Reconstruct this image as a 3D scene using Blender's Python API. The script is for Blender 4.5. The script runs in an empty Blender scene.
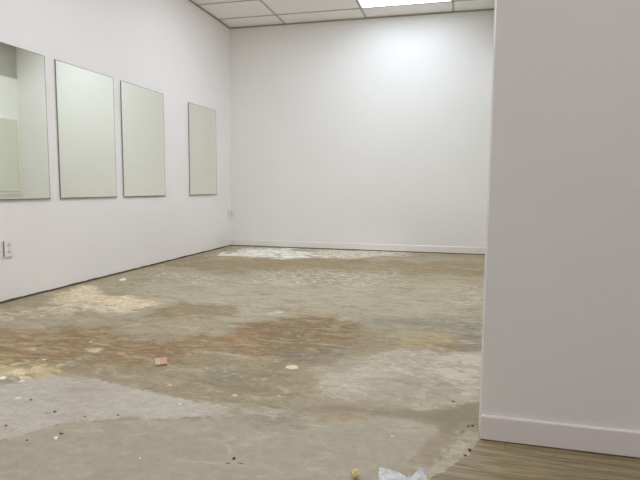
import bpy, bmesh, math, random
import numpy as np
from mathutils import Vector, Matrix, noise as mnoise

scene = bpy.context.scene
col = scene.collection
random.seed(4)

# ------------------------------------------------------------------ dimensions (metres)
S = 1.09
LX = -3.09 * S            # left wall face
BY = 6.97 * S             # back wall face
RX = 0.47 * S             # right wall face of the back bay
CZ = 2.987 * S            # ceiling height
PX, PY, PT = 0.097 * S, 1.776 * S, 0.13    # partition: end, front face, thickness
FY = -3.6                 # wall behind the viewer
EX = 3.3                  # side wall of the front area
CAM = (0.0, 0.0, 0.83 * S)

POLYS = {
 'brown': [(-2.93, 2.543), (-2.735, 2.647), (-2.448, 2.829), (-2.023, 2.851), (-1.666, 2.836), (-1.328, 2.932), (-1.33, 3.257), (-1.145, 3.483), (-0.835, 3.543), (-0.583, 3.392), (-0.379, 3.227), (-0.077, 3.245), (0.148, 3.355), (0.15, 3.079), (-0.182, 3.024), (-0.443, 2.854), (-0.639, 2.606), (-0.66, 2.43), (-0.573, 2.146), (-0.651, 2.047), (-0.896, 1.99), (-1.154, 1.996), (-1.474, 2.065), (-1.851, 2.126), (-2.289, 1.974)],
 'rust': [(-2.89, 2.508), (-2.38, 2.749), (-1.865, 2.825), (-1.357, 2.879), (-1.295, 3.295), (-1.094, 3.439), (-0.789, 3.498), (-0.609, 3.185), (-0.58, 2.972), (-0.711, 2.741), (-1.068, 2.64), (-1.482, 2.418), (-1.74, 2.279), (-1.987, 2.147), (-2.352, 2.03)],
 'ochre': [(-2.391, 2.065), (-2.129, 2.17), (-1.882, 2.177), (-1.775, 2.118), (-1.79, 2.003), (-1.996, 1.972), (-2.217, 1.911)],
 'ochreB': [(-0.34, 3.215), (-0.175, 3.382), (0.011, 3.386), (0.046, 3.214), (-0.043, 3.044), (-0.267, 3.02)],
 'chalk': [(-2.248, 1.837), (-1.988, 1.909), (-1.907, 1.997), (-1.811, 2.079), (-1.657, 2.095), (-1.504, 2.07), (-1.222, 1.988), (-1.051, 1.98), (-0.919, 1.962), (-0.87, 1.914), (-0.938, 1.847), (-1.033, 1.821), (-1.224, 1.773), (-1.349, 1.696), (-1.462, 1.642), (-1.513, 1.55), (-1.547, 1.473), (-1.665, 1.344)],
 'patch': [(-0.646, 2.434), (-0.589, 2.62), (-0.44, 2.836), (-0.281, 2.996), (-0.068, 2.96), (0.093, 3.006), (0.2, 3.017), (0.163, 2.35), (0.057, 2.254), (-0.082, 2.142), (-0.263, 2.123), (-0.474, 2.118), (-0.592, 2.164)],
 'patchlight': [(-0.066, 2.887), (0.2, 3.017), (0.172, 2.511), (0.081, 2.398), (-0.054, 2.515), (-0.153, 2.601)],
 'scar': [(-0.296, 2.686), (-0.242, 2.607), (-0.125, 2.537), (-0.109, 2.5), (-0.207, 2.542), (-0.294, 2.623)],
 'dark': [(-0.651, 2.047), (-0.449, 2.103), (-0.261, 2.103), (-0.101, 2.127), (0.057, 2.254), (0.163, 2.35), (0.142, 1.959), (0.066, 2.058), (-0.01, 1.934), (-0.046, 2.027), (-0.156, 2.062), (-0.314, 2.048), (-0.454, 2.029), (-0.59, 1.992)],
 'ochreC': [(-0.5, 1.997), (-0.413, 2.031), (-0.328, 2.034), (-0.349, 1.972), (-0.454, 1.943)],
 'smooth': [(-1.742, 1.337), (-1.553, 1.479), (-1.459, 1.639), (-1.222, 1.769), (-0.764, 1.885), (-0.456, 1.951), (-0.314, 2.048), (-0.147, 2.055), (-0.053, 2.016), (-0.029, 1.945), (-0.083, 1.82), (-0.106, 1.663), (-0.178, 1.375), (-1.383, 1.049)],
 'transit': [(0.043, 1.965), (0.123, 2.004), (0.078, 1.806), (0.01, 1.694), (-0.049, 1.594), (-0.101, 1.493), (-0.125, 1.529), (-0.05, 1.697)],
 'residue': [(-3.042, 3.398), (-3.247, 3.791), (-3.219, 4.142), (-2.801, 3.748), (-2.614, 3.804), (-2.308, 3.614), (-2.23, 3.324), (-2.363, 3.221), (-2.579, 3.287), (-2.721, 3.149)],
 'residueB': [(-3.31, 3.041), (-3.043, 3.219), (-2.987, 3.377), (-2.674, 3.194), (-2.747, 2.989), (-2.998, 2.749)],
 'backwhite': [(-3.016, 6.491), (-3.112, 7.325), (-2.477, 7.534), (-1.962, 7.18), (-1.794, 6.666), (-2.093, 6.366), (-2.624, 6.507)],
 'backwhiteB': [(-2.053, 7.403), (-0.796, 7.813), (-0.613, 7.377), (-1.324, 6.712), (-1.781, 6.67)],
 'backbrown': [(-3.21, 5.729), (-2.67, 6.283), (-1.549, 6.539), (-0.306, 6.644), (0.403, 6.685), (0.352, 5.754), (-0.361, 5.67), (-1.614, 5.424), (-2.694, 5.236), (-3.37, 5.336)],
 'flecks': [(-2.074, 5.283), (-1.462, 5.693), (-0.64, 5.797), (-0.474, 5.193), (-1.104, 4.674), (-1.751, 4.638)],
 'flecksB': [(0.003, 4.856), (0.232, 5.236), (0.242, 4.483), (0.081, 4.205)],
 'flecksC': [(-3.054, 5.125), (-2.367, 4.923), (-2.032, 4.779), (-2.352, 4.567), (-2.991, 4.732)],
 'grey': [(-2.773, 4.384), (-1.939, 4.807), (-1.104, 4.674), (-0.14, 5.236), (0.278, 5.25), (0.222, 4.038), (-0.364, 3.68), (-0.877, 3.718), (-1.227, 3.616), (-1.501, 3.35), (-1.921, 3.414), (-2.43, 3.694)],
 'blue': [(-0.584, 3.557), (-0.37, 3.739), (-0.09, 3.643), (0.209, 3.907), (0.172, 3.085), (0.061, 2.996), (0.017, 3.364), (-0.269, 3.379), (-0.512, 3.36)],
 'blueB': [(-0.864, 2.716), (-0.708, 2.816), (-0.572, 2.934), (-0.64, 2.725), (-0.777, 2.617)],
 'purple': [(-0.847, 1.961), (-0.665, 1.961), (-0.596, 2.01), (-0.566, 1.884), (-0.59, 1.808), (-0.682, 1.8), (-0.787, 1.86)],
 'umber': [(-1.34, 3.282), (-1.111, 3.493), (-0.802, 3.553), (-0.618, 3.23), (-0.616, 3.004), (-0.763, 2.763), (-0.987, 2.737), (-1.164, 2.848)],
 'orange': [(-1.34, 2.929), (-1.255, 3.023), (-1.122, 2.969), (-1.152, 2.851), (-1.265, 2.819)],
 'bluespot': [(-1.097, 2.279), (-1.029, 2.312), (-0.974, 2.245), (-0.997, 2.173), (-1.061, 2.194)],
 'residueC': [(-2.672, 3.623), (-2.637, 3.797), (-2.354, 3.716), (-2.211, 3.569), (-2.283, 3.341), (-2.447, 3.36)],
 'flakes': [(-2.176, 2.094), (-2.114, 2.143), (-1.965, 2.123), (-1.936, 2.016), (-2.051, 1.971)],
 'smear': [(-1.685, 1.956), (-1.611, 2.001), (-1.496, 2.008), (-1.45, 1.972), (-1.542, 1.947), (-1.619, 1.913)],
 'tan': [(-0.087, 1.827), (-0.035, 1.927), (0.007, 1.972), (0.059, 2.056), (0.047, 1.983), (-0.05, 1.704), (-0.09, 1.667)],
 'line': [(0.074, 2.088), (0.082, 2.081), (0.008, 1.853), (-0.047, 1.692), (-0.053, 1.696), (0.001, 1.858)],
 'dabA': [(-1.967, 2.479), (-1.915, 2.513), (-1.859, 2.471), (-1.898, 2.423)],
 'dabB': [(-2.337, 2.374), (-2.295, 2.444), (-2.221, 2.407), (-2.242, 2.344)],
 'dabC': [(-1.928, 2.195), (-1.914, 2.347), (-1.882, 2.322), (-1.893, 2.189)],
 'dabD': [(-1.314, 3.559), (-1.223, 3.65), (-1.196, 3.593), (-1.279, 3.506)],
 'chalkfade': [(-1.031, 1.985), (-0.863, 1.967), (-0.711, 1.968), (-0.571, 1.997), (-0.559, 1.914), (-0.76, 1.877), (-0.953, 1.833)],
 'residueW': [(-3.247, 3.791), (-3.289, 4.069), (-3.152, 4.11), (-2.87, 3.814), (-2.683, 3.741), (-2.43, 3.694), (-2.259, 3.591), (-2.288, 3.475), (-2.405, 3.372), (-2.581, 3.497), (-2.793, 3.587), (-2.984, 3.57)],
 'browntop': [(-2.162, 3.409), (-2.052, 3.728), (-1.692, 3.685), (-1.548, 3.49), (-1.7, 3.293), (-1.963, 3.216)],
}
PTS = {'brick': (-1.455, 2.392), 'pale': (-0.78, 2.486), 'wrap': (-0.138, 1.629), 'crumb': (-0.282, 1.572), 'scrap': (-3.109, 4.452), 'w1': (-1.368, 1.538), 'w2': (-0.997, 1.492), 'w3': (-1.091, 1.925), 'w4': (-0.91, 2.075), 'w5': (-2.042, 1.973), 'w6': (-1.922, 1.966), 'w7': (-0.722, 2.116), 'd1': (0.069, 1.84), 'd2': (0.053, 1.8), 'd3': (0.084, 2.045), 'd4': (0.004, 1.699), 'd5': (-1.378, 1.575), 'd6': (-0.696, 1.574), 'g1': (-1.538, 1.73), 'g2': (-1.624, 1.576), 'g3': (-1.458, 1.501), 'g4': (-1.391, 1.722), 'g5': (-1.275, 1.768), 'g6': (-1.723, 1.804), 'g7': (0.066, 2.031), 'g8': (0.008, 2.262), 'm1': (-0.703, 1.542), 'm2': (-0.662, 1.553), 't1': (-1.476, 1.582)}


# ------------------------------------------------------------------ node helpers
def srgb(r, g, b):
    def f(c):
        c /= 255.0
        return c / 12.92 if c <= 0.04045 else ((c + 0.055) / 1.055) ** 2.4
    return (f(r), f(g), f(b), 1.0)

class NT:
    def __init__(self, name):
        self.m = bpy.data.materials.new(name)
        self.m.use_nodes = True
        self.t = self.m.node_tree
        self.b = self.t.nodes['Principled BSDF']
    def n(self, kind, **kw):
        nd = self.t.nodes.new(kind)
        for k, v in kw.items():
            setattr(nd, k, v)
        return nd
    def link(self, a, b):
        self.t.links.new(a, b)
    def put(self, sock, v):
        if isinstance(v, bpy.types.NodeSocket):
            self.link(v, sock)
        else:
            sock.default_value = v
    def obj(self):
        return self.n('ShaderNodeTexCoord').outputs['Object']
    def mapping(self, vec, scale=(1, 1, 1), rot=(0, 0, 0), loc=(0, 0, 0)):
        mp = self.n('ShaderNodeMapping')
        mp.inputs['Scale'].default_value = scale
        mp.inputs['Rotation'].default_value = rot
        mp.inputs['Location'].default_value = loc
        self.link(vec, mp.inputs['Vector'])
        return mp.outputs['Vector']
    def noise(self, vec, scale, detail=4, rough=0.55, dist=0.0):
        nz = self.n('ShaderNodeTexNoise')
        nz.inputs['Scale'].default_value = scale
        nz.inputs['Detail'].default_value = detail
        nz.inputs['Roughness'].default_value = rough
        nz.inputs['Distortion'].default_value = dist
        self.link(vec, nz.inputs['Vector'])
        return nz.outputs['Fac']
    def math(self, op, a, b=0.0, c=None):
        m = self.n('ShaderNodeMath', operation=op)
        self.put(m.inputs[0], a); self.put(m.inputs[1], b)
        if c is not None:
            self.put(m.inputs[2], c)
        return m.outputs[0]
    def smooth(self, v, lo, hi, a=0.0, b=1.0):
        mr = self.n('ShaderNodeMapRange', interpolation_type='SMOOTHSTEP')
        self.put(mr.inputs['Value'], v)
        mr.inputs['From Min'].default_value = lo
        mr.inputs['From Max'].default_value = hi
        mr.inputs['To Min'].default_value = a
        mr.inputs['To Max'].default_value = b
        return mr.outputs['Result']
    def mix(self, fac, a, b, mode='MIX'):
        mx = self.n('ShaderNodeMix', data_type='RGBA', blend_type=mode)
        self.put(mx.inputs[0], fac); self.put(mx.inputs[6], a); self.put(mx.inputs[7], b)
        return mx.outputs[2]
    def bump(self, h, strength, dist):
        bp = self.n('ShaderNodeBump')
        bp.inputs['Strength'].default_value = strength
        bp.inputs['Distance'].default_value = dist
        self.link(h, bp.inputs['Height'])
        self.link(bp.outputs['Normal'], self.b.inputs['Normal'])

def plain(name, rgb, rough=0.6, metal=0.0, var=0.04, scale=6.0, bump=0.0, bscale=200, bdist=0.001, spec=0.5):
    """a painted / plastic / metal surface with a faint procedural mottling"""
    k = NT(name)
    v = k.obj()
    f = k.noise(v, scale, 5, 0.6)
    c0 = tuple(max(0, c * (1 - var)) for c in rgb[:3]) + (1,)
    c1 = tuple(min(1, c * (1 + var)) for c in rgb[:3]) + (1,)
    k.link(k.mix(k.smooth(f, 0.3, 0.7), c0, c1), k.b.inputs['Base Color'])
    k.b.inputs['Roughness'].default_value = rough
    k.b.inputs['Metallic'].default_value = metal
    k.b.inputs['Specular IOR Level'].default_value = spec
    if bump:
        k.bump(k.noise(v, bscale, 3, 0.6), bump, bdist)
    return k.m

M = {}
M['wall'] = plain('wall_paint', srgb(240, 236, 234), 0.55, var=0.012, scale=1.3, bump=0.12, bscale=160, bdist=0.001, spec=0.35)
M['wall_back'] = plain('back_wall_paint', srgb(238, 236, 232), 0.5, var=0.012, scale=1.1, bump=0.1, bscale=160, bdist=0.001, spec=0.35)
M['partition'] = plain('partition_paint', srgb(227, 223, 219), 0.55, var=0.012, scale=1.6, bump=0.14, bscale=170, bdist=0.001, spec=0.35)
M['baseboard'] = plain('baseboard_paint', srgb(238, 234, 230), 0.35, var=0.01, scale=4, spec=0.5)
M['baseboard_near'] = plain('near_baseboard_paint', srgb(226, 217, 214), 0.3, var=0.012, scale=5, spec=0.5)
M['band'] = plain('grey_upper_band', srgb(178, 175, 164), 0.7, var=0.02, scale=2)
M['tile'] = plain('ceiling_tile', srgb(242, 239, 235), 0.9, var=0.05, scale=120, bump=0.3, bscale=260, bdist=0.002, spec=0.1)
M['tbar'] = plain('ceiling_grid_metal', srgb(180, 176, 170), 0.5, var=0.02, spec=0.3)
M['angle'] = plain('wall_angle_metal', srgb(168, 163, 156), 0.5, var=0.02, spec=0.3)
M['lamp_frame'] = plain('lamp_frame_white', srgb(225, 222, 216), 0.4, var=0.01)
M['mirror_edge'] = plain('mirror_edge_glass', srgb(120, 121, 116), 0.25, var=0.05, scale=20)
M['mirror_back'] = plain('mirror_backing', srgb(88, 86, 84), 0.7, var=0.05)
M['channel'] = plain('mirror_channel', srgb(176, 172, 170), 0.3, metal=0.6, var=0.02)
M['frame'] = plain('cream_mirror_frame', srgb(244, 242, 228), 0.4, var=0.02)
M['plate'] = plain('outlet_plate_plastic', srgb(236, 232, 228), 0.35, var=0.01)
M['socket'] = plain('outlet_socket_plastic', srgb(216, 211, 206), 0.4, var=0.02)
M['box'] = plain('outlet_box_shade', srgb(128, 122, 116), 0.6, var=0.05)  # shaded side and gap behind the plate put into a dark grey
M['slot'] = plain('outlet_slot_dark', srgb(140, 134, 128), 0.6, var=0.05)
M['screw'] = plain('screw_metal', srgb(170, 168, 160), 0.3, metal=0.9)
M['gap'] = plain('dark_gap_fill', srgb(86, 76, 65), 0.9, var=0.35, scale=14)  # darkness of the open gaps put into the colour of filler strips

def mirror_mat():
    k = NT('mirror_glass')
    f = k.noise(k.obj(), 2.0, 3)
    k.link(k.mix(f, (0.90, 0.925, 0.835, 1), (0.92, 0.94, 0.86, 1)), k.b.inputs['Base Color'])
    k.b.inputs['Metallic'].default_value = 1.0
    k.b.inputs['Roughness'].default_value = 0.03
    return k.m
M['mirror'] = mirror_mat()

def lamp_mat(name, strength, tint=(0.90, 0.972, 1.09, 1)):
    k = NT(name)
    k.b.inputs['Base Color'].default_value = (0.9, 0.9, 0.9, 1)
    k.b.inputs['Emission Color'].default_value = tint
    k.b.inputs['Emission Strength'].default_value = strength
    return k.m
M['lamp'] = lamp_mat('lamp_diffuser_bay', 17.5)
M['lamp_back'] = lamp_mat('lamp_diffuser_back', 10.2, (0.865, 0.975, 1.13, 1))
M['lamp_front'] = lamp_mat('lamp_diffuser_front', 15.0)

# ------------------------------------------------------------------ mesh helpers
def link_mesh(name, bm, mats, parent=None, smooth=False, angle=None):
    me = bpy.data.meshes.new(name)
    bmesh.ops.recalc_face_normals(bm, faces=bm.faces[:])
    bm.to_mesh(me); bm.free()
    if not isinstance(mats, (list, tuple)):
        mats = [mats]
    for m in mats:
        me.materials.append(m)
    if smooth:
        for p in me.polygons:
            p.use_smooth = True
    o = bpy.data.objects.new(name, me)
    col.objects.link(o)
    if parent is not None:
        o.parent = parent
    return o

def add_box(bm, x0, x1, y0, y1, z0, z1, bev=0.0, seg=2, mat=0):
    r = bmesh.ops.create_cube(bm, size=1.0)
    vs = r['verts']
    bmesh.ops.scale(bm, vec=(x1 - x0, y1 - y0, z1 - z0), verts=vs)
    bmesh.ops.translate(bm, vec=((x0 + x1) / 2, (y0 + y1) / 2, (z0 + z1) / 2), verts=vs)
    fs = set(f for v in vs for f in v.link_faces)
    for f in fs:
        f.material_index = mat
    if bev > 0:
        es = list(set(e for v in vs for e in v.link_edges))
        bmesh.ops.bevel(bm, geom=es, offset=bev, segments=seg, profile=0.5, affect='EDGES', clamp_overlap=True)
    return vs

def box_obj(name, dims, mat, parent=None, bev=0.0, seg=2):
    bm = bmesh.new()
    add_box(bm, *dims, bev=bev, seg=seg)
    return link_mesh(name, bm, mat, parent)

def struct(o):
    o['kind'] = 'structure'
    return o

def tag(o, label, cat, group=None):
    o['label'] = label
    o['category'] = cat
    if group:
        o['group'] = group
    return o

def empty(name, loc, rz=0.0):
    o = bpy.data.objects.new(name, None)
    o.empty_display_size = 0.1
    o.location = loc
    o.rotation_euler = (0, 0, rz)
    col.objects.link(o)
    return o

# ------------------------------------------------------------------ floor
def signed_dist(px, py, poly):
    P = np.array(poly, dtype=float)
    d = np.full(px.shape, 1e9)
    inside = np.zeros(px.shape, dtype=bool)
    n = len(P)
    for i in range(n):
        a, b = P[i], P[(i + 1) % n]
        ex, ey = b - a
        wx, wy = px - a[0], py - a[1]
        t = np.clip((wx * ex + wy * ey) / (ex * ex + ey * ey + 1e-12), 0, 1)
        d = np.minimum(d, np.hypot(wx - ex * t, wy - ey * t))
        cond = (a[1] > py) != (b[1] > py)
        with np.errstate(divide='ignore', invalid='ignore'):
            xi = (b[0] - a[0]) * (py - a[1]) / (b[1] - a[1] + 1e-12) + a[0]
        inside ^= cond & (px < xi)
    return np.where(inside, d, -d)

def floor_material():
    k = NT('worn_concrete')
    pos = k.obj()
    def remap(n, lo, hi):                      # stretch a noise to a full -1..1 swing
        mr = k.n('ShaderNodeMapRange')
        k.put(mr.inputs['Value'], n)
        mr.inputs['From Min'].default_value = lo; mr.inputs['From Max'].default_value = hi
        mr.inputs['To Min'].default_value = -1.0; mr.inputs['To Max'].default_value = 1.0
        return mr.outputs['Result']
    off = lambda x: k.mapping(pos, loc=(x, x * 0.7, 0))
    nA = k.noise(off(3.0), 1.0, 6, 0.62, 0.6)           # broad clouds
    nB = k.noise(off(7.0), 3.2, 8, 0.68, 0.9)           # blotches
    nC = k.noise(off(1.0), 26.0, 5, 0.7)                # grain
    nD = k.noise(off(2.0), 95.0, 3, 0.7)                # speckle
    nE = k.noise(k.mapping(pos, (1.0, 1.7, 1.0), (0, 0, -0.25), (5, 2, 0)), 6.5, 8, 0.72, 1.2)   # trowel smears
    nF = k.noise(k.mapping(pos, (1.0, 2.2, 1.0), (0, 0, 0.5), (11, 4, 0)), 14.0, 7, 0.72, 1.0)   # finer smears
    nG = k.noise(k.mapping(pos, (0.75, 2.6, 1.0), (0, 0, 0.12), (2, 9, 0)), 4.2, 9, 0.74, 0.7)    # long drag marks
    nH = k.noise(k.mapping(pos, (0.8, 2.2, 1.0), (0, 0, -0.1), (8, 3, 0)), 17.0, 6, 0.75, 0.5)
    a1, b1, c1, e1 = remap(nA, .25, .75), remap(nB, .25, .75), remap(nC, .25, .75), remap(nE, .25, .75)
    f1, d1 = remap(nF, .25, .75), remap(nD, .25, .75)
    def mask(name, width, wb=0.10, wc=0.015, bias=0.0, wa=0.0):
        at = k.n('ShaderNodeAttribute', attribute_name=name, attribute_type='GEOMETRY')
        v = k.math('MULTIPLY_ADD', b1, wb, at.outputs['Fac'])
        v = k.math('MULTIPLY_ADD', f1, wb * 0.35, v)
        if wa:
            v = k.math('MULTIPLY_ADD', a1, wa, v)
        v = k.math('MULTIPLY_ADD', c1, wc, v)
        return k.smooth(v, -width + bias, width + bias)
    sc = lambda m, s: k.math('MULTIPLY', m, s)
    mul = lambda m, n: k.math('MULTIPLY', m, n)
    brk = lambda m, n, lo, hi: mul(m, k.smooth(n, lo, hi))
    C = lambda nm: srgb(*FC[nm])
    c = k.mix(k.smooth(nA, 0.35, 0.65), C('baseA'), C('baseB'))
    c = k.mix(sc(k.smooth(nE, 0.45, 0.65), 0.55), c, C('baseC'))
    c = k.mix(sc(mask('grey', 0.12, 0.25), 0.85), c, k.mix(k.smooth(nB, .35, .62), C('greyB'), C('grey')))
    c = k.mix(sc(mask('backbrown', 0.12, 0.45), 0.8), c, k.mix(k.smooth(nE, .35, .65), C('backbrown'), C('browntop')))
    c = k.mix(sc(mask('browntop', 0.08, 0.2), 0.8), c, C('browntop'))
    br = k.mix(k.smooth(nB, 0.36, 0.62), C('brownA'), C('brownB'))
    br = k.mix(sc(k.smooth(nE, 0.5, 0.62), 0.6), br, C('brownC'))
    c = k.mix(sc(mask('brown', 0.10, 0.22), 0.9), c, br)
    ru = k.mix(k.smooth(nE, 0.38, 0.62), C('rustA'), C('rustB'))
    ru = k.mix(sc(k.smooth(nB, 0.52, 0.66), 0.6), ru, C('rustC'))
    ru = k.mix(sc(k.smooth(nF, 0.55, 0.68), 0.5), ru, C('brownB'))
    c = k.mix(sc(mask('rust', 0.12, 0.28), 0.9), c, ru)
    c = k.mix(sc(mask('umber', 0.10, 0.25), 0.8), c, k.mix(k.smooth(nF, .4, .6), C('umberA'), C('umberB')))
    c = k.mix(sc(mask('orange', 0.06, 0.12), 0.65), c, C('orange'))
    c = k.mix(sc(mask('blue', 0.08, 0.22), 0.75), c, k.mix(k.smooth(nF, .4, .6), C('blue'), C('blueB')))
    c = k.mix(sc(mask('bluespot', 0.05, 0.12), 0.7), c, C('blue'))
    c = k.mix(sc(mask('blueB', 0.05, 0.15), 0.6), c, C('blue'))
    c = k.mix(sc(brk(mask('ochreB', 0.06, 0.14), nH, 0.42, 0.58), 0.75), c, C('ochreB'))
    c = k.mix(brk(mask('ochre', 0.06, 0.16), nE, 0.36, 0.52), c, k.mix(k.smooth(nF, .4, .6), C('ochre'), C('ochreB')))
    # thin pale film and darker damp streaks, drawn by the trowel
    c = k.mix(sc(k.smooth(nG, 0.47, 0.36), 0.60), c, C('damp'))
    c = k.mix(sc(k.smooth(nG, 0.53, 0.64), 0.60), c, C('film'))
    c = k.mix(sc(k.smooth(nH, 0.47, 0.36), 0.40), c, C('damp'))
    c = k.mix(sc(k.smooth(nH, 0.55, 0.66), 0.50), c, C('film'))
    c = k.mix(sc(k.smooth(nE, 0.54, 0.68), 0.35), c, C('film'))
    c = k.mix(sc(k.smooth(nF, 0.56, 0.70), 0.45), c, C('film'))
    c = k.mix(sc(k.smooth(nF, 0.44, 0.30), 0.40), c, C('damp'))
    sm = k.mix(k.smooth(nB, 0.35, 0.65), C('smoothA'), C('smoothB'))
    sm = k.mix(sc(k.smooth(nE, 0.54, 0.66), 0.55), sm, C('smoothC'))
    dk = k.mix(k.smooth(nB, 0.38, 0.62), C('darkA'), C('darkB'))
    c = k.mix(mask('dark', 0.05, 0.07, 0.03), c, dk)
    c = k.mix(mask('smooth', 0.016, 0.035, 0.010, 0.02), c, sm)
    pa = k.mix(k.smooth(nB, 0.36, 0.64), C('patchA'), C('patchB'))
    pa = k.mix(sc(k.smooth(nE, 0.52, 0.66), 0.45), pa, C('patchlight'))
    pa = k.mix(sc(k.smooth(nF, 0.48, 0.36), 0.4), pa, C('darkB'))
    c = k.mix(mask('patch', 0.035, 0.08, 0.02, 0.04), c, pa)
    c = k.mix(sc(brk(mask('patchlight', 0.06, 0.12), nE, 0.36, 0.52), 0.85), c, C('patchlight'))
    c = k.mix(brk(mask('scar', 0.02, 0.03, 0.01), nH, 0.40, 0.56), c, C('scar'))
    c = k.mix(sc(brk(mask('purple', 0.06, 0.12), nF, 0.32, 0.55), 0.75), c, C('purple'))
    ch = k.mix(k.smooth(nB, 0.38, 0.62), C('chalkA'), C('chalkB'))
    ch = k.mix(sc(k.smooth(nE, 0.52, 0.66), 0.5), ch, C('chalkC'))
    c = k.mix(mask('chalk', 0.016, 0.040, 0.012, 0.0), c, ch)
    c = k.mix(sc(brk(mask('chalkfade', 0.04, 0.07), nE, 0.36, 0.56), 0.75), c, ch)
    c = k.mix(sc(mask('smear', 0.03, 0.05), 0.55), c, C('brownB'))
    nS = k.noise(off(4.0), 42.0, 2, 0.5)               # dark aggregate showing in the chalky band
    speck = mul(k.smooth(nS, 0.36, 0.27), k.smooth(nF, 0.42, 0.56))
    c = k.mix(sc(mul(speck, mask('chalk', 0.01)), 0.7), c, C('speck'))
    c = k.mix(sc(brk(mask('ochreC', 0.03, 0.05), nH, 0.44, 0.56), 0.8), c, C('ochreC'))
    c = k.mix(sc(mask('tan', 0.02, 0.03), 0.8), c, C('tan'))
    c = k.mix(sc(brk(mask('transit', 0.02, 0.04), nF, 0.34, 0.56), 0.7), c, C('transit'))
    c = k.mix(sc(mask('line', 0.004, 0.006, 0.002), 0.55), c, C('speck'))
    # flaking white adhesive
    ad = k.mix(k.smooth(nH, 0.42, 0.56), C('resA'), C('resB'))
    ad = k.mix(sc(k.smooth(nB, 0.52, 0.62), 0.6), ad, C('ochreB'))
    for nm, lo, hi, s in (('residueW', .30, .44, 1.0), ('residue', .36, .50, .85), ('residueB', .44, .58, .75), ('residueC', .36, .5, .95), ('flakes', .40, .54, .9)):
        c = k.mix(sc(brk(brk(mask(nm, 0.06, 0.16), nE, lo, hi), nH, 0.32, 0.46), s), c, ad)
    fl = k.smooth(nH, 0.53, 0.60)
    for nm in ('flecks', 'flecksB', 'flecksC'):
        c = k.mix(sc(mul(mask(nm, 0.10, 0.2), fl), 0.9), c, C('resA'))
    c = k.mix(sc(brk(mask('backwhite', 0.08, 0.25), nE, 0.38, 0.50), 0.97), c, C('backwhite'))
    c = k.mix(sc(brk(mask('backwhiteB', 0.08, 0.25), nF, 0.42, 0.54), 0.9), c, C('resA'))
    for nm in ('dabA', 'dabB', 'dabC', 'dabD'):
        c = k.mix(sc(brk(mask(nm, 0.02, 0.03, 0.01), nF, 0.38, 0.54), 0.6), c, C('resA'))
    vf = k.n('ShaderNodeTexVoronoi', feature='F1')     # sparse white paint flecks
    vf.inputs['Scale'].default_value = 6.0
    k.link(pos, vf.inputs['Vector'])
    sp = mul(k.smooth(vf.outputs['Distance'], 0.10, 0.05), k.smooth(nB, 0.47, 0.58))
    c = k.mix(sc(sp, 0.75), c, C('resA'))
    # overall grain, weaker on the smooth foreground
    calm = k.smooth(mask('smooth', 0.02, 0.03), 0, 1, 1.15, 0.85)
    g = k.math('MULTIPLY', c1, 0.11)
    g = k.math('MULTIPLY_ADD', d1, 0.065, g)
    g = k.math('MULTIPLY_ADD', e1, 0.09, g)
    g = k.math('MULTIPLY_ADD', f1, 0.08, g)
    g = k.math('MULTIPLY_ADD', g, calm, 1.0)
    hsv = k.n('ShaderNodeHueSaturation')
    k.link(c, hsv.inputs['Color']); k.link(g, hsv.inputs['Value'])
    k.link(hsv.outputs['Color'], k.b.inputs['Base Color'])
    k.link(k.smooth(nB, 0.3, 0.7, 0.6, 0.85), k.b.inputs['Roughness'])
    k.b.inputs['Specular IOR Level'].default_value = 0.25
    k.bump(k.math('MULTIPLY_ADD', nC, 0.5, nB), 0.25, 0.004)
    return k.m

FC = dict(
 baseA=(164,152,127), baseB=(176,164,138), baseC=(150,135,107),
 grey=(186,176,152), greyB=(168,157,134), backbrown=(158,139,104), browntop=(144,124,90),
 brownA=(142,125,96), brownB=(162,147,118), brownC=(170,158,134),
 rustA=(140,112,76), rustB=(164,134,95), rustC=(146,120,92),
 umberA=(128,108,76), umberB=(142,121,88), orange=(164,124,84),
 blue=(132,128,114), blueB=(156,150,134), ochreB=(190,164,114), ochre=(204,186,142), film=(190,180,156), damp=(126,112,89),
 smoothA=(165,156,136), smoothB=(174,164,144), smoothC=(186,176,157),
 darkA=(138,126,105), darkB=(152,140,117),
 patchA=(166,156,135), patchB=(192,182,161), patchlight=(206,197,176), scar=(206,197,178),
 purple=(136,120,102), chalkA=(183,173,158), chalkB=(190,181,166), chalkC=(200,192,177), speck=(100,92,82),
 ochreC=(182,152,104), tan=(158,145,121), transit=(186,176,156), resA=(234,226,208), resB=(212,188,146), backwhite=(240,237,226))

def make_floor():
    def axis(lo, f0, f1, hi, fine):
        a = list(np.arange(lo, f0, 0.25)) + list(np.arange(f0, f1, fine)) + list(np.arange(f1, hi, 0.25)) + [hi]
        return np.array(a)
    xs = axis(LX - 0.02, LX - 0.02, 0.7, EX, 0.024)
    ys = axis(FY, 0.9, BY, BY + 0.02, 0.024)
    X, Y = np.meshgrid(xs, ys)
    X, Y = X.ravel(), Y.ravel()
    nx, ny = len(xs), len(ys)
    verts = np.stack([X, Y, np.zeros_like(X)], 1)
    i = np.arange((nx - 1) * (ny - 1))
    r, q = i // (nx - 1), i % (nx - 1)
    a = r * nx + q
    faces = np.stack([a, a + 1, a + 1 + nx, a + nx], 1)
    me = bpy.data.meshes.new('floor')
    me.from_pydata(verts.tolist(), [], faces.tolist())
    for nm, poly in POLYS.items():
        at = me.attributes.new(nm, 'FLOAT', 'POINT')
        at.data.foreach_set('value', signed_dist(X, Y, poly).astype(np.float32))
    me.materials.append(floor_material())
    o = bpy.data.objects.new('floor', me)
    col.objects.link(o)
    struct(o)
make_floor()

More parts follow.
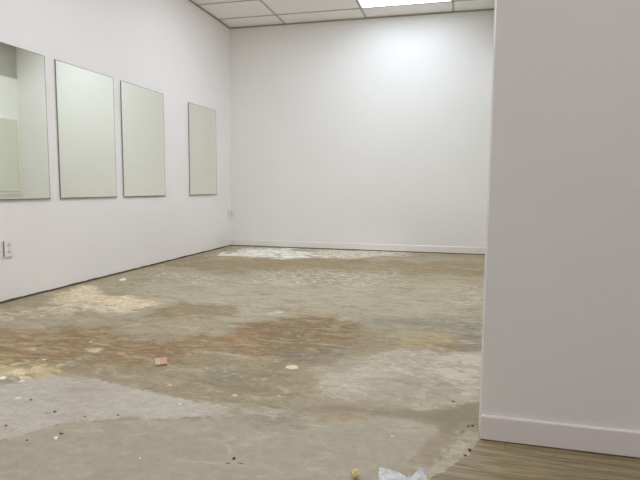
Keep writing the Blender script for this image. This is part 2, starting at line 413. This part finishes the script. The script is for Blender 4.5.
def plank_material():
    k = NT('wood_look_vinyl')
    pos = k.obj()
    br = k.n('ShaderNodeTexBrick')
    br.offset = 0.37
    br.inputs['Scale'].default_value = 1.0
    br.inputs['Brick Width'].default_value = 1.2
    br.inputs['Row Height'].default_value = 0.17
    br.inputs['Mortar Size'].default_value = 0.0015
    br.inputs['Color1'].default_value = (0, 0, 0, 1)
    br.inputs['Color2'].default_value = (1, 1, 1, 1)
    br.inputs['Mortar'].default_value = (0.3, 0.3, 0.3, 1)
    k.link(k.mapping(pos, rot=(0, 0, 0.10)), br.inputs['Vector'])
    gr = k.noise(k.mapping(pos, (1.6, 26.0, 1.0), (0, 0, 0.10)), 2.0, 6, 0.65, 0.6)
    gf = k.noise(k.mapping(pos, (6, 120.0, 1.0), (0, 0, 0.10)), 2.0, 4, 0.6)
    c = k.mix(k.smooth(gr, 0.3, 0.7), srgb(108, 92, 62), srgb(172, 155, 118))
    c = k.mix(k.math('MULTIPLY', br.outputs['Color'], 0.25), c, srgb(146, 130, 98))
    c = k.mix(k.math('MULTIPLY', k.smooth(gf, 0.47, 0.65), 0.55), c, srgb(98, 84, 62))
    c = k.mix(k.math('MULTIPLY', br.outputs['Fac'], 0.6), c, srgb(90, 80, 64))
    k.link(c, k.b.inputs['Base Color'])
    k.b.inputs['Roughness'].default_value = 0.45
    k.bump(gr, 0.1, 0.002)
    return k.m

def make_planks():
    # ragged torn edge from the partition's corner out across the opening
    edge = [(PX + 0.012, PY + PT * 0.5), (PX - 0.002, PY - 0.012), (0.080, 1.845), (0.066, 1.800), (0.050, 1.775), (0.030, 1.752),
            (0.018, 1.722), (0.000, 1.700), (-0.012, 1.668), (-0.040, 1.640), (-0.062, 1.600), (-0.10, 1.55)]
    pts = []
    rnd = random.Random(8)
    for a, b in zip(edge[:-1], edge[1:]):
        for j in range(5):
            t = j / 5
            pts.append((a[0] + (b[0] - a[0]) * t + rnd.uniform(-.004, .004), a[1] + (b[1] - a[1]) * t + rnd.uniform(-.004, .004)))
    pts += [(-1.9, -0.9), (-1.9, FY), (EX, FY), (EX, PY + PT * 0.5)]
    bm = bmesh.new()
    vs = [bm.verts.new((x, y, 0.0005)) for x, y in pts]
    f = bm.faces.new(vs)
    r = bmesh.ops.extrude_face_region(bm, geom=[f])
    bmesh.ops.translate(bm, vec=(0, 0, 0.0045), verts=[g for g in r['geom'] if isinstance(g, bmesh.types.BMVert)])
    bmesh.ops.triangulate(bm, faces=[fc for fc in bm.faces if len(fc.verts) > 4])
    struct(link_mesh('floor', bm, plank_material()))
make_planks()

# ------------------------------------------------------------------ walls
T = 0.14
struct(box_obj('wall_left', (LX - T, LX, FY - T, BY + T, 0.014, CZ + 0.1), M['wall']))
struct(box_obj('wall_back', (LX, RX, BY, BY + T, 0.0, CZ + 0.1), M['wall_back']))
struct(box_obj('wall_right', (RX, RX + T, PY + PT, BY + T, 0.0, CZ + 0.1), M['wall_back']))
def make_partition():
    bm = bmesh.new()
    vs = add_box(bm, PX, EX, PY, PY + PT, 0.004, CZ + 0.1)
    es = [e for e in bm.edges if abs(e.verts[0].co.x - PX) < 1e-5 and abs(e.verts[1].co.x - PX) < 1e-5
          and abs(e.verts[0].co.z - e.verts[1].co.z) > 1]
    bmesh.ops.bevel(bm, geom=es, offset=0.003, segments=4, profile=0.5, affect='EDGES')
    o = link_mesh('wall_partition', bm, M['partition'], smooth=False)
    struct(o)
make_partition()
struct(box_obj('wall_front', (LX, EX, FY - T, FY, 0.0, CZ + 0.1), M['wall']))
struct(box_obj('wall_side', (EX, EX + T, FY - T, PY + PT, 0.0, CZ + 0.1), M['wall']))

def molding(name, length, height, depth, mat, loc, rz):
    """baseboard with an eased top; runs along +x, its back against y = 0, facing -y"""
    prof = [(0, 0), (-depth, 0), (-depth, height - 0.005), (-depth + 0.001, height - 0.002), (-depth + 0.003, height - 0.0004), (-depth + 0.005, height), (0, height)]
    bm = bmesh.new()
    a = [bm.verts.new((0, y, z)) for y, z in prof]
    b = [bm.verts.new((length, y, z)) for y, z in prof]
    n = len(prof)
    for i in range(n):
        bm.faces.new((a[i], a[(i + 1) % n], b[(i + 1) % n], b[i]))
    bm.faces.new(a); bm.faces.new(list(reversed(b)))
    o = link_mesh(name, bm, mat)
    o.location = loc
    o.rotation_euler = (0, 0, rz)
    return struct(o)
molding('baseboard_back', RX - LX, 0.088, 0.014, M['baseboard'], (LX, BY, 0.012), 0)
molding('baseboard_right', BY - 0.014 - PY - PT, 0.088, 0.014, M['baseboard'], (RX, BY - 0.014, 0.012), -math.pi / 2)
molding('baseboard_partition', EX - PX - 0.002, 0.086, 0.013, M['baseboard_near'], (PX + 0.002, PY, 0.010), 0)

# dark ragged joint along the foot of the left wall, the gap's darkness put into its colour
def make_gap():
    bm = bmesh.new()
    rnd = random.Random(3)
    n = 260
    prev = None
    for i in range(n + 1):
        y = FY + (BY - FY) * i / n
        w = 0.010 + 0.006 * mnoise.noise(Vector((y * 3.0, 0, 0))) + rnd.uniform(-.002, .002)
        h = 0.016 + 0.006 * mnoise.noise(Vector((y * 4.0, 7, 0))) + rnd.uniform(-.002, .002)
        row = [bm.verts.new((LX - 0.03, y, 0.0015)), bm.verts.new((LX + max(.002, w), y, 0.0015)), bm.verts.new((LX + max(.001, w * .4), y, 0.006)), bm.verts.new((LX + 0.0012, y, h)), bm.verts.new((LX - 0.03, y, h))]
        if prev:
            for j in range(5):
                bm.faces.new((prev[j], row[j], row[(j + 1) % 5], prev[(j + 1) % 5]))
        else:
            first = row
        prev = row
    bm.faces.new(first); bm.faces.new(list(reversed(prev)))
    struct(link_mesh('trim_1', bm, M['gap']))
make_gap()
struct(box_obj('trim_2', (LX, RX, BY - 0.010, BY, 0.0, 0.014), M['gap']))
struct(box_obj('trim_3', (PX + 0.003, EX, PY - 0.009, PY, 0.0045, 0.012), M['gap']))
# grey upper band of the right wall
struct(box_obj('trim_4', (RX - 0.006, RX, PY + PT, BY, 2.675, CZ - 0.004), M['band']))

# ------------------------------------------------------------------ suspended ceiling
GX, GY = 1.18, 0.615                     # grid module
X0 = -1.207 * S                          # one long tee runs here
Y0 = 6.588 * S                           # last cross tee before the back wall
LIGHTS = []                              # (ix, iy) cells that hold a lamp; cell ix spans X0+ix*GX.., iy spans Y0-(iy+1)*GY..
LIGHT_CELLS = [(0, 0), (0, 1), (0, 4), (0, 8), (-1, 6), (-1, 2), (2, 10), (0, 12), (1, 14), (-1, 12), (2, 14)]
def make_ceiling():
    bm = bmesh.new()
    nx0 = math.floor((LX - X0) / GX) ; nx1 = math.ceil((EX - X0) / GX)
    ny1 = math.ceil((Y0 - FY) / GY)
    bw, bh = 0.024, 0.010
    for ix in range(nx0, nx1):
        for iy in range(-1, ny1):
            if (ix, iy) in LIGHT_CELLS:
                continue
            xa, xb = max(LX, X0 + ix * GX), min(EX, X0 + (ix + 1) * GX)
            ya, yb = max(FY, Y0 - (iy + 1) * GY), min(BY, Y0 - iy * GY)
            if xb - xa < 0.03 or yb - ya < 0.03:
                continue
            add_box(bm, xa, xb, ya, yb, CZ + 0.004, CZ + 0.02, mat=0)
    for ix in range(nx0 + 1, nx1):
        x = X0 + ix * GX
        if LX < x < EX:
            add_box(bm, x - bw / 2, x + bw / 2, FY, BY, CZ - 0.002, CZ + bh, mat=1)
    for iy in range(0, ny1):
        y = Y0 - iy * GY
        if FY < y < BY:
            add_box(bm, LX, EX, y - bw / 2, y + bw / 2, CZ - 0.002, CZ + bh, mat=1)
    o = link_mesh('ceiling', bm, [M['tile'], M['tbar']])
    struct(o)
make_ceiling()
def perimeter():
    segs = [(LX, LX + 0.022, FY, BY), (LX, RX, BY - 0.022, BY)]
    for i, (a, b, c, d) in enumerate(segs):
        struct(box_obj('trim_%d' % (5 + i), (a, b, c, d, CZ - 0.014, CZ - 0.0021), M['angle']))
perimeter()

LAMP_LABELS = {
 (0, 0): 'bright rectangular ceiling light panel nearest the back wall, lit white',
 (0, 1): 'added unseen ceiling light panel directly in front of the one nearest the back wall',  # unseen panel, added to widen and lower the glow on the back wall
}
def make_lamp(cell):
    ix, iy = cell
    x, y = X0 + (ix + 0.5) * GX, Y0 - (iy + 0.5) * GY
    t = empty('ceiling_light', (x, y, CZ))
    lab = LAMP_LABELS.get(cell, 'lit rectangular ceiling light panel farther forward, out of the photo')
    tag(t, lab, 'ceiling light', 'ceiling light panels')
    hx, hy = GX / 2 - 0.014, GY / 2 - 0.014
    bm = bmesh.new()
    w = 0.016
    add_box(bm, -hx, hx, -hy, -hy + w, -0.003, 0.05)
    add_box(bm, -hx, hx, hy - w, hy, -0.003, 0.05)
    add_box(bm, -hx, -hx + w, -hy + w, hy - w, -0.003, 0.05)
    add_box(bm, hx - w, hx, -hy + w, hy - w, -0.003, 0.05)
    add_box(bm, -hx, hx, -hy, hy, 0.05, 0.055)
    link_mesh('frame', bm, M['lamp_frame'], t)
    box_obj('diffuser', (-hx + w, hx - w, -hy + w, hy - w, 0.002, 0.010),
            M['lamp_back'] if cell in ((0, 0), (0, 1)) else M['lamp'] if y > PY else M['lamp_front'], t)
for cell in LIGHT_CELLS:
    make_lamp(cell)

# ------------------------------------------------------------------ mirrors
def make_mirror(y0, y1, z0, z1, label, side=1, framed=False):
    """a flat unframed mirror stuck on a wall; local x = width, -y = out of the wall"""
    w, h = y1 - y0, z1 - z0
    if side > 0:       # on the left wall, facing +x
        t = empty('wall_mirror', (LX, (y0 + y1) / 2, z0), math.pi / 2)
    else:
        t = empty('wall_mirror', (RX, (y0 + y1) / 2, z0), -math.pi / 2)
    tag(t, label, 'mirror', 'rectangular mirrors on the walls')
    d = 0.011
    bm = bmesh.new()
    add_box(bm, -w / 2 + 0.01, w / 2 - 0.01, -0.006, 0.0, 0.012, h - 0.01)
    link_mesh('backing', bm, M['mirror_back'], t)
    bm = bmesh.new()
    # ground edge all round the sheet
    e = 0.0035
    add_box(bm, -w / 2, -w / 2 + e, -d, -0.003, 0, h)
    add_box(bm, w / 2 - e, w / 2, -d, -0.003, 0, h)
    add_box(bm, -w / 2 + e, w / 2 - e, -d, -0.003, h - e, h)
    add_box(bm, -w / 2 + e, w / 2 - e, -d, -0.003, 0, e)
    link_mesh('edge', bm, M['mirror_edge'], t)
    box_obj('glass', (-w / 2 + e, w / 2 - e, -d + 0.0005, -0.006, e, h - e), M['mirror'], t)
    bm = bmesh.new()
    add_box(bm, -w / 2, w / 2, -d - 0.003, -d - 0.0002, -0.004, 0.007)
    add_box(bm, -w / 2, w / 2, -d - 0.003, 0, -0.006, -0.0005)
    link_mesh('bottom_channel', bm, M['channel'], t)
    if framed:
        bm = bmesh.new()
        fw = 0.045
        add_box(bm, -w / 2 - fw, -w / 2 - 0.0005, -0.022, 0, -fw, h + fw)
        add_box(bm, w / 2 + 0.0005, w / 2 + fw, -0.022, 0, -fw, h + fw)
        add_box(bm, -w / 2 - 0.0005, w / 2 + 0.0005, -0.022, 0, h + 0.0005, h + fw)
        add_box(bm, -w / 2 - 0.0005, w / 2 + 0.0005, -0.022, 0, -fw, -0.0065)
        link_mesh('frame', bm, M['frame'], t)
    return t
ZB, ZT = 0.728 * S, 1.811 * S
make_mirror(2.785 * S, 3.513 * S, ZB, ZT, 'frameless wall mirror cut off by the left picture edge, reflecting a room corner')
make_mirror(3.626 * S, 4.352 * S, ZB, ZT, 'frameless rectangular wall mirror second from left, large and brightest at its top')
make_mirror(4.466 * S, 5.210 * S, ZB, ZT, 'frameless rectangular wall mirror third from left, close beside the brighter larger one')
make_mirror(5.763 * S, 6.490 * S, ZB, ZT, 'frameless rectangular wall mirror standing apart nearest the back corner, smallest and darkest')
make_mirror(BY - 0.06 - 0.79, BY - 0.06, 0.80, 1.98, 'cream framed mirror on the hidden right wall, seen only inside the leftmost mirror', side=-1, framed=True)

# ------------------------------------------------------------------ outlets
def make_outlet(y, z, w, h, label, depth=0.007, name='wall_outlet', duplex=True):
    t = empty(name, (LX, y, z), math.pi / 2)
    tag(t, label, 'outlet')
    box_obj('box', (-w / 2 + 0.003, w / 2 - 0.003, -depth + 0.006, 0, -h / 2 + 0.003, h / 2 - 0.003), M['box'] if duplex else M['plate'], t)
    box_obj('cover_plate', (-w / 2, w / 2, -depth, -depth + 0.006, -h / 2, h / 2), M['plate'], t, bev=0.002, seg=3)
    if duplex:
        for s in (-1, 1):
            zc = s * h * 0.21
            bm = bmesh.new()
            bmesh.ops.create_cone(bm, cap_ends=True, segments=28, radius1=0.0175, radius2=0.017, depth=0.003,
                                  matrix=Matrix.Translation((0, -depth - 0.0012, zc)) @ Matrix.Rotation(math.pi / 2, 4, 'X') @ Matrix.Scale(0.86, 4, (0, 1, 0)))
            r = link_mesh('receptacle', bm, M['socket'], t)
            bm = bmesh.new()
            for dx in (-0.0065, 0.0065):
                add_box(bm, dx - 0.0012, dx + 0.0012, -depth - 0.0034, -depth - 0.0026, zc - 0.001, zc + 0.008)
            add_box(bm, -0.0022, 0.0022, -depth - 0.0034, -depth - 0.0026, zc - 0.010, zc - 0.0055)
            link_mesh('slot', bm, M['slot'], r)
        bm = bmesh.new()
        bmesh.ops.create_cone(bm, cap_ends=True, segments=16, radius1=0.0035, radius2=0.003, depth=0.002,
                              matrix=Matrix.Translation((0, -depth - 0.0008, 0)) @ Matrix.Rotation(math.pi / 2, 4, 'X'))
        link_mesh('screw', bm, M['screw'], t)
    else:
        bm = bmesh.new()
        add_box(bm, -w * 0.24, w * 0.24, -depth - 0.003, -depth + 0.0005, -h * 0.28, h * 0.28, bev=0.001, seg=1)
        link_mesh('receptacle', bm, M['socket'], t)
    return t
make_outlet(3.088 * S, 0.382 * S, 0.080, 0.124, 'white duplex electrical outlet low on the wall below the cut off mirror', depth=0.017)
make_outlet(6.905 * S, 0.462 * S, 0.110, 0.130, 'small white outlet on the left wall tight beside the back corner', depth=0.034, duplex=False)

# ------------------------------------------------------------------ debris on the floor
def chip_bm(w, l, t, seed, n=9, rough=0.18):
    """an irregular broken flake: ragged outline, bevelled rim, uneven top"""
    rnd = random.Random(seed)
    bm = bmesh.new()
    rings = []
    base = [(1 + rnd.uniform(-rough, rough)) for _ in range(n)]
    for z, k in ((0, 0.94), (t * 0.45, 1.0), (t * 0.9, 0.9), (t, 0.62)):
        ring = []
        for i in range(n):
            a = 2 * math.pi * i / n
            zz = z + (rnd.uniform(-.12, .12) * t if z > 0 else 0)
            ring.append(bm.verts.new((w / 2 * k * base[i] * math.cos(a), l / 2 * k * base[i] * math.sin(a), zz)))
        rings.append(ring)
    for a, b in zip(rings[:-1], rings[1:]):
        for i in range(n):
            bm.faces.new((a[i], a[(i + 1) % n], b[(i + 1) % n], b[i]))
    bm.faces.new(list(reversed(rings[0]))); bm.faces.new(rings[-1])
    return bm

def chip(name, pt, w, l, t, rgb, label, cat, seed, rz=0.0, rough=0.18, n=9, group=None, z=0.0):
    m = plain(name + '_surface', srgb(*rgb), 0.8, var=0.10, scale=90, bump=0.3, bscale=300, bdist=0.001)
    o = link_mesh(name, chip_bm(w, l, t, seed, n, rough), m)
    o.location = (pt[0], pt[1], z)
    o.rotation_euler = (0, 0, rz)
    return tag(o, label, cat, group)

# pink and cream broken tile piece
def tile_piece():
    k = NT('pink_tile')
    pos = k.obj()
    sx = k.n('ShaderNodeSeparateXYZ'); k.link(pos, sx.inputs[0])
    v = k.math('MULTIPLY_ADD', k.math('SUBTRACT', k.noise(pos, 40, 3), 0.5), 0.01, sx.outputs['X'])
    c = k.mix(k.smooth(v, -0.010, -0.004), srgb(200, 176, 146), srgb(196, 156, 128))
    c = k.mix(k.math('MULTIPLY', k.smooth(k.noise(pos, 120, 4), 0.5, 0.7), 0.35), c, srgb(206, 180, 158))
    k.link(c, k.b.inputs['Base Color'])
    k.b.inputs['Roughness'].default_value = 0.7
    k.bump(k.noise(pos, 180, 4), 0.3, 0.001)
    bm = bmesh.new()
    add_box(bm, -0.029, 0.029, -0.036, 0.036, 0, 0.011, bev=0.0015, seg=2)
    rnd = random.Random(5)
    for vtx in bm.verts:
        vtx.co.x += 0.004 * mnoise.noise(vtx.co * 60) 
        if vtx.co.z < 0.005:
            vtx.co.x *= 0.86; vtx.co.y *= 0.86
        vtx.co.y += 0.004 * mnoise.noise(vtx.co * 70 + Vector((3, 3, 3)))
        if vtx.co.z > 0.005:
            vtx.co.z += 0.16 * (vtx.co.y + 0.036)
    o = link_mesh('tile_piece', bm, k.m)
    o.location = (PTS['brick'][0] + 0.012, PTS['brick'][1] - 0.028, 0)
    o.rotation_euler = (0, 0, 0.58)
    tag(o, 'pink and cream square broken tile piece lying on the brown floor', 'tile piece')
tile_piece()

chip('plaster_chip', PTS['pale'], 0.066, 0.062, 0.006, (222, 208, 176), 'pale cream oval plaster chip on the floor right of the pink tile piece', 'plaster chip', 11, 0.2)

# crumpled clear plastic wrapper
def wrapper():
    k = NT('crumpled_plastic')
    pos = k.obj()
    f = k.noise(pos, 45, 6, 0.7, 1.0)
    k.link(k.mix(k.smooth(f, 0.40, 0.60), srgb(222, 221, 219), srgb(252, 252, 250)), k.b.inputs['Base Color'])
    k.b.inputs['Roughness'].default_value = 0.22
    k.b.inputs['Transmission Weight'].default_value = 0.08
    k.b.inputs['Specular IOR Level'].default_value = 0.6
    k.bump(f, 0.9, 0.012)
    bm = bmesh.new()
    nx, ny = 46, 30
    W, L = 0.150, 0.11
    g = []
    for j in range(ny + 1):
        row = []
        for i in range(nx + 1):
            u, v = i / nx, j / ny
            x = (u - 0.5) * W
            # outline: two raised lobes at the far side with a dip between
            far = 0.042 + 0.016 * math.exp(-((u - 0.92) / 0.12) ** 2) + 0.016 * math.exp(-((u - 0.06) / 0.2) ** 2) - 0.022 * math.exp(-((u - 0.60) / 0.14) ** 2)
            near = -0.055 + 0.012 * math.sin(u * 7)
            y = near + (far - near) * v
            p = Vector((x * 26, y * 26, 0))
            r = abs(mnoise.noise(p * 1.0 + Vector((1, 5, 2)))) + 0.5 * abs(mnoise.noise(p * 2.3)) + 0.25 * abs(mnoise.noise(p * 5))
            edge = min(u, 1 - u, v, 1 - v)
            z = 0.004 + 0.022 * r * min(1.0, 0.45 + edge * 4) + 0.010 * math.exp(-((u - 0.9) / 0.1) ** 2)
            row.append(bm.verts.new((x + 0.004 * mnoise.noise(p * 1.7), y + 0.006 * mnoise.noise(p * 1.3 + Vector((9, 0, 0))), z)))
        g.append(row)
    for j in range(ny):
        for i in range(nx):
            bm.faces.new((g[j][i], g[j][i + 1], g[j + 1][i + 1], g[j + 1][i]))
    zmin = min(v.co.z for v in bm.verts)
    for v in bm.verts:
        v.co.z -= zmin - 0.0006
    o = link_mesh('plastic_wrapper', bm, k.m)
    md = o.modifiers.new('thickness', 'SOLIDIFY'); md.thickness = 0.0008; md.offset = 1.0
    o.location = (PTS['wrap'][0], PTS['wrap'][1] - 0.040, 0)
    o.rotation_euler = (0, 0, 0.10)
    tag(o, 'crumpled white plastic wrapper on the floor at the bottom picture edge', 'wrapper')
wrapper()

def crumble():
    k = NT('yellow_crumb')
    pos = k.obj()
    f = k.noise(pos, 70, 4, 0.6)
    c = k.mix(k.smooth(f, 0.4, 0.55), srgb(222, 204, 158), srgb(204, 180, 128))
    c = k.mix(k.smooth(f, 0.60, 0.66), c, srgb(92, 78, 58))
    k.link(c, k.b.inputs['Base Color']); k.b.inputs['Roughness'].default_value = 0.85
    bm = bmesh.new()
    bmesh.ops.create_icosphere(bm, subdivisions=3, radius=0.5)
    for v in bm.verts:
        n = mnoise.noise(v.co * 3.0 + Vector((2, 1, 4))) * 0.5 + mnoise.noise(v.co * 8) * 0.2
        v.co *= 1 + n
        v.co.x *= 0.026; v.co.y *= 0.036; v.co.z *= 0.022
    zm = min(v.co.z for v in bm.verts)
    for v in bm.verts:
        v.co.z -= zm
    o = link_mesh('foam_crumb', bm, k.m)
    o.location = (PTS['crumb'][0], PTS['crumb'][1] - 0.008, 0)
    tag(o, 'small yellowish lump of debris on the floor left of the plastic wrapper', 'debris')
crumble()

W = (232, 226, 214)
chip('paper_scrap', PTS['scrap'], 0.062, 0.10, 0.010, (244, 240, 232), 'small white paper scrap on the floor close to the foot of the left wall', 'paper scrap', 21, 0.4, 0.3)
chip('plaster_crumb', PTS['w1'], 0.017, 0.020, 0.007, (240, 236, 226), 'bright white crumb on the smooth grey floor at lower left', 'crumb', 31, 0.5)
chip('plaster_crumb', PTS['w2'], 0.011, 0.012, 0.005, (226, 220, 208), 'tiny pale crumb on the grey floor near the bottom, left of the dark speck', 'crumb', 32, 0.1)
chip('plaster_crumb', PTS['w3'], 0.016, 0.018, 0.006, W, 'white crumb on the end of the chalky strip below the pink tile piece', 'crumb', 33, 0.3)
chip('plaster_crumb', PTS['w4'], 0.024, 0.028, 0.004, (206, 198, 180), 'flat pale flake on the brownish floor midway below the plaster chip', 'crumb', 34, 0.9)
chip('plaster_crumb', PTS['w5'], 0.040, 0.036, 0.008, (240, 236, 228), 'white flake at the very left picture edge above the chalky strip', 'crumb', 35, 0.1)
chip('plaster_crumb', PTS['w6'], 0.026, 0.026, 0.006, (232, 228, 222), 'white flake beside the yellow stain at left, on the chalky strip rim', 'crumb', 36, 0.7)
chip('plaster_crumb', PTS['w7'], 0.014, 0.016, 0.006, (230, 224, 212), 'white crumb on the brownish floor directly below the plaster chip', 'crumb', 37, 0.7)
D = (84, 75, 64)
chip('dark_crumb', PTS['d1'], 0.010, 0.020, 0.006, D, 'upper black crumb on the torn edge of the wood planks by the partition', 'crumb', 41, 0.2, 0.3)
chip('dark_crumb', PTS['d2'], 0.010, 0.009, 0.004, (104, 96, 84), 'grey black crumb just below the upper one on the torn plank edge', 'crumb', 42, 0.2, 0.3)
chip('dark_crumb', PTS['d3'], 0.011, 0.009, 0.004, (104, 95, 82), 'dark crumb on the concrete left of the partition baseboard', 'crumb', 43, 0.3, 0.3)
chip('dark_crumb', PTS['d4'], 0.013, 0.008, 0.004, D, 'black crumb on the torn plank edge nearest the plastic wrapper', 'crumb', 44, 0.3, 0.3)
chip('dark_crumb', PTS['d5'], 0.020, 0.008, 0.004, (104, 96, 84), 'thin dark sliver just above the bright white crumb at lower left', 'crumb', 45, 0.1, 0.2)
chip('dark_crumb', PTS['d6'], 0.010, 0.010, 0.005, (72, 65, 55), 'black speck on the smooth grey floor at bottom centre left', 'crumb', 46, 0.1, 0.2)
chip('scratch_sliver', PTS['m1'], 0.020, 0.004, 0.0015, (104, 96, 80), 'left thin dark sliver below the black speck', 'sliver', 47, 0.0, 0.2)
chip('scratch_sliver', PTS['m2'], 0.022, 0.003, 0.0015, (118, 110, 94), 'right thin dark sliver below the black speck', 'sliver', 48, 0.0, 0.2)
GRIT = [('g1', 0.016, 'dark grit stone on the middle of the chalky strip'), ('g2', 0.013, 'dark grit stone on the chalky strip at the left picture edge'),
        ('g3', 0.011, 'dark grit stone on the smooth grey floor below the chalky strip'), ('g4', 0.010, 'dark grit stone low on the chalky strip, right of the larger one'),
        ('g5', 0.010, 'rightmost dark grit stone along the chalky strip lower rim'), ('g6', 0.014, 'dark grit stone high on the chalky strip at left'),
        ('g7', 0.012, 'dark grit stone on bare concrete beside the partition corner'), ('g8', 0.016, 'dark grit stone on the pale patch near the partition')]
for i, (key, s, lab) in enumerate(GRIT):
    chip('grit_stone', PTS[key], s * 0.8, s * 0.75, s * 0.3, (122, 114, 104), lab, 'grit', 60 + i, i * 0.7, 0.25, group='dark grit on the floor')

# ------------------------------------------------------------------ world, camera, view
w = bpy.data.worlds.new('world')
scene.world = w
w.use_nodes = True
w.node_tree.nodes['Background'].inputs['Color'].default_value = (0.8, 0.8, 0.8, 1)
w.node_tree.nodes['Background'].inputs['Strength'].default_value = 0.0

cam = bpy.data.cameras.new('camera')
cam.sensor_width = 36.0
cam.lens = 29.952
cam.clip_start = 0.02
co = bpy.data.objects.new('camera', cam)
col.objects.link(co)
R = Matrix(((0.9682736028624724, -0.03165509855511928, 0.24787937537276597),
            (0.24978275681442136, 0.09321602883117898, -0.9638046204344846),
            (0.00740299925128814, 0.9951425660216423, 0.09816551784586221)))
co.matrix_world = Matrix.Translation(CAM) @ R.to_4x4()
scene.camera = co

scene.view_settings.view_transform = 'Standard'
scene.view_settings.look = 'None'
scene.view_settings.gamma = 1.0
scene.view_settings.use_curve_mapping = False
scene.view_settings.exposure = -1.0
scene.cycles.use_denoising = True
scene.cycles.max_bounces = 12
scene.cycles.diffuse_bounces = 8
scene.cycles.sample_clamp_indirect = 6.0
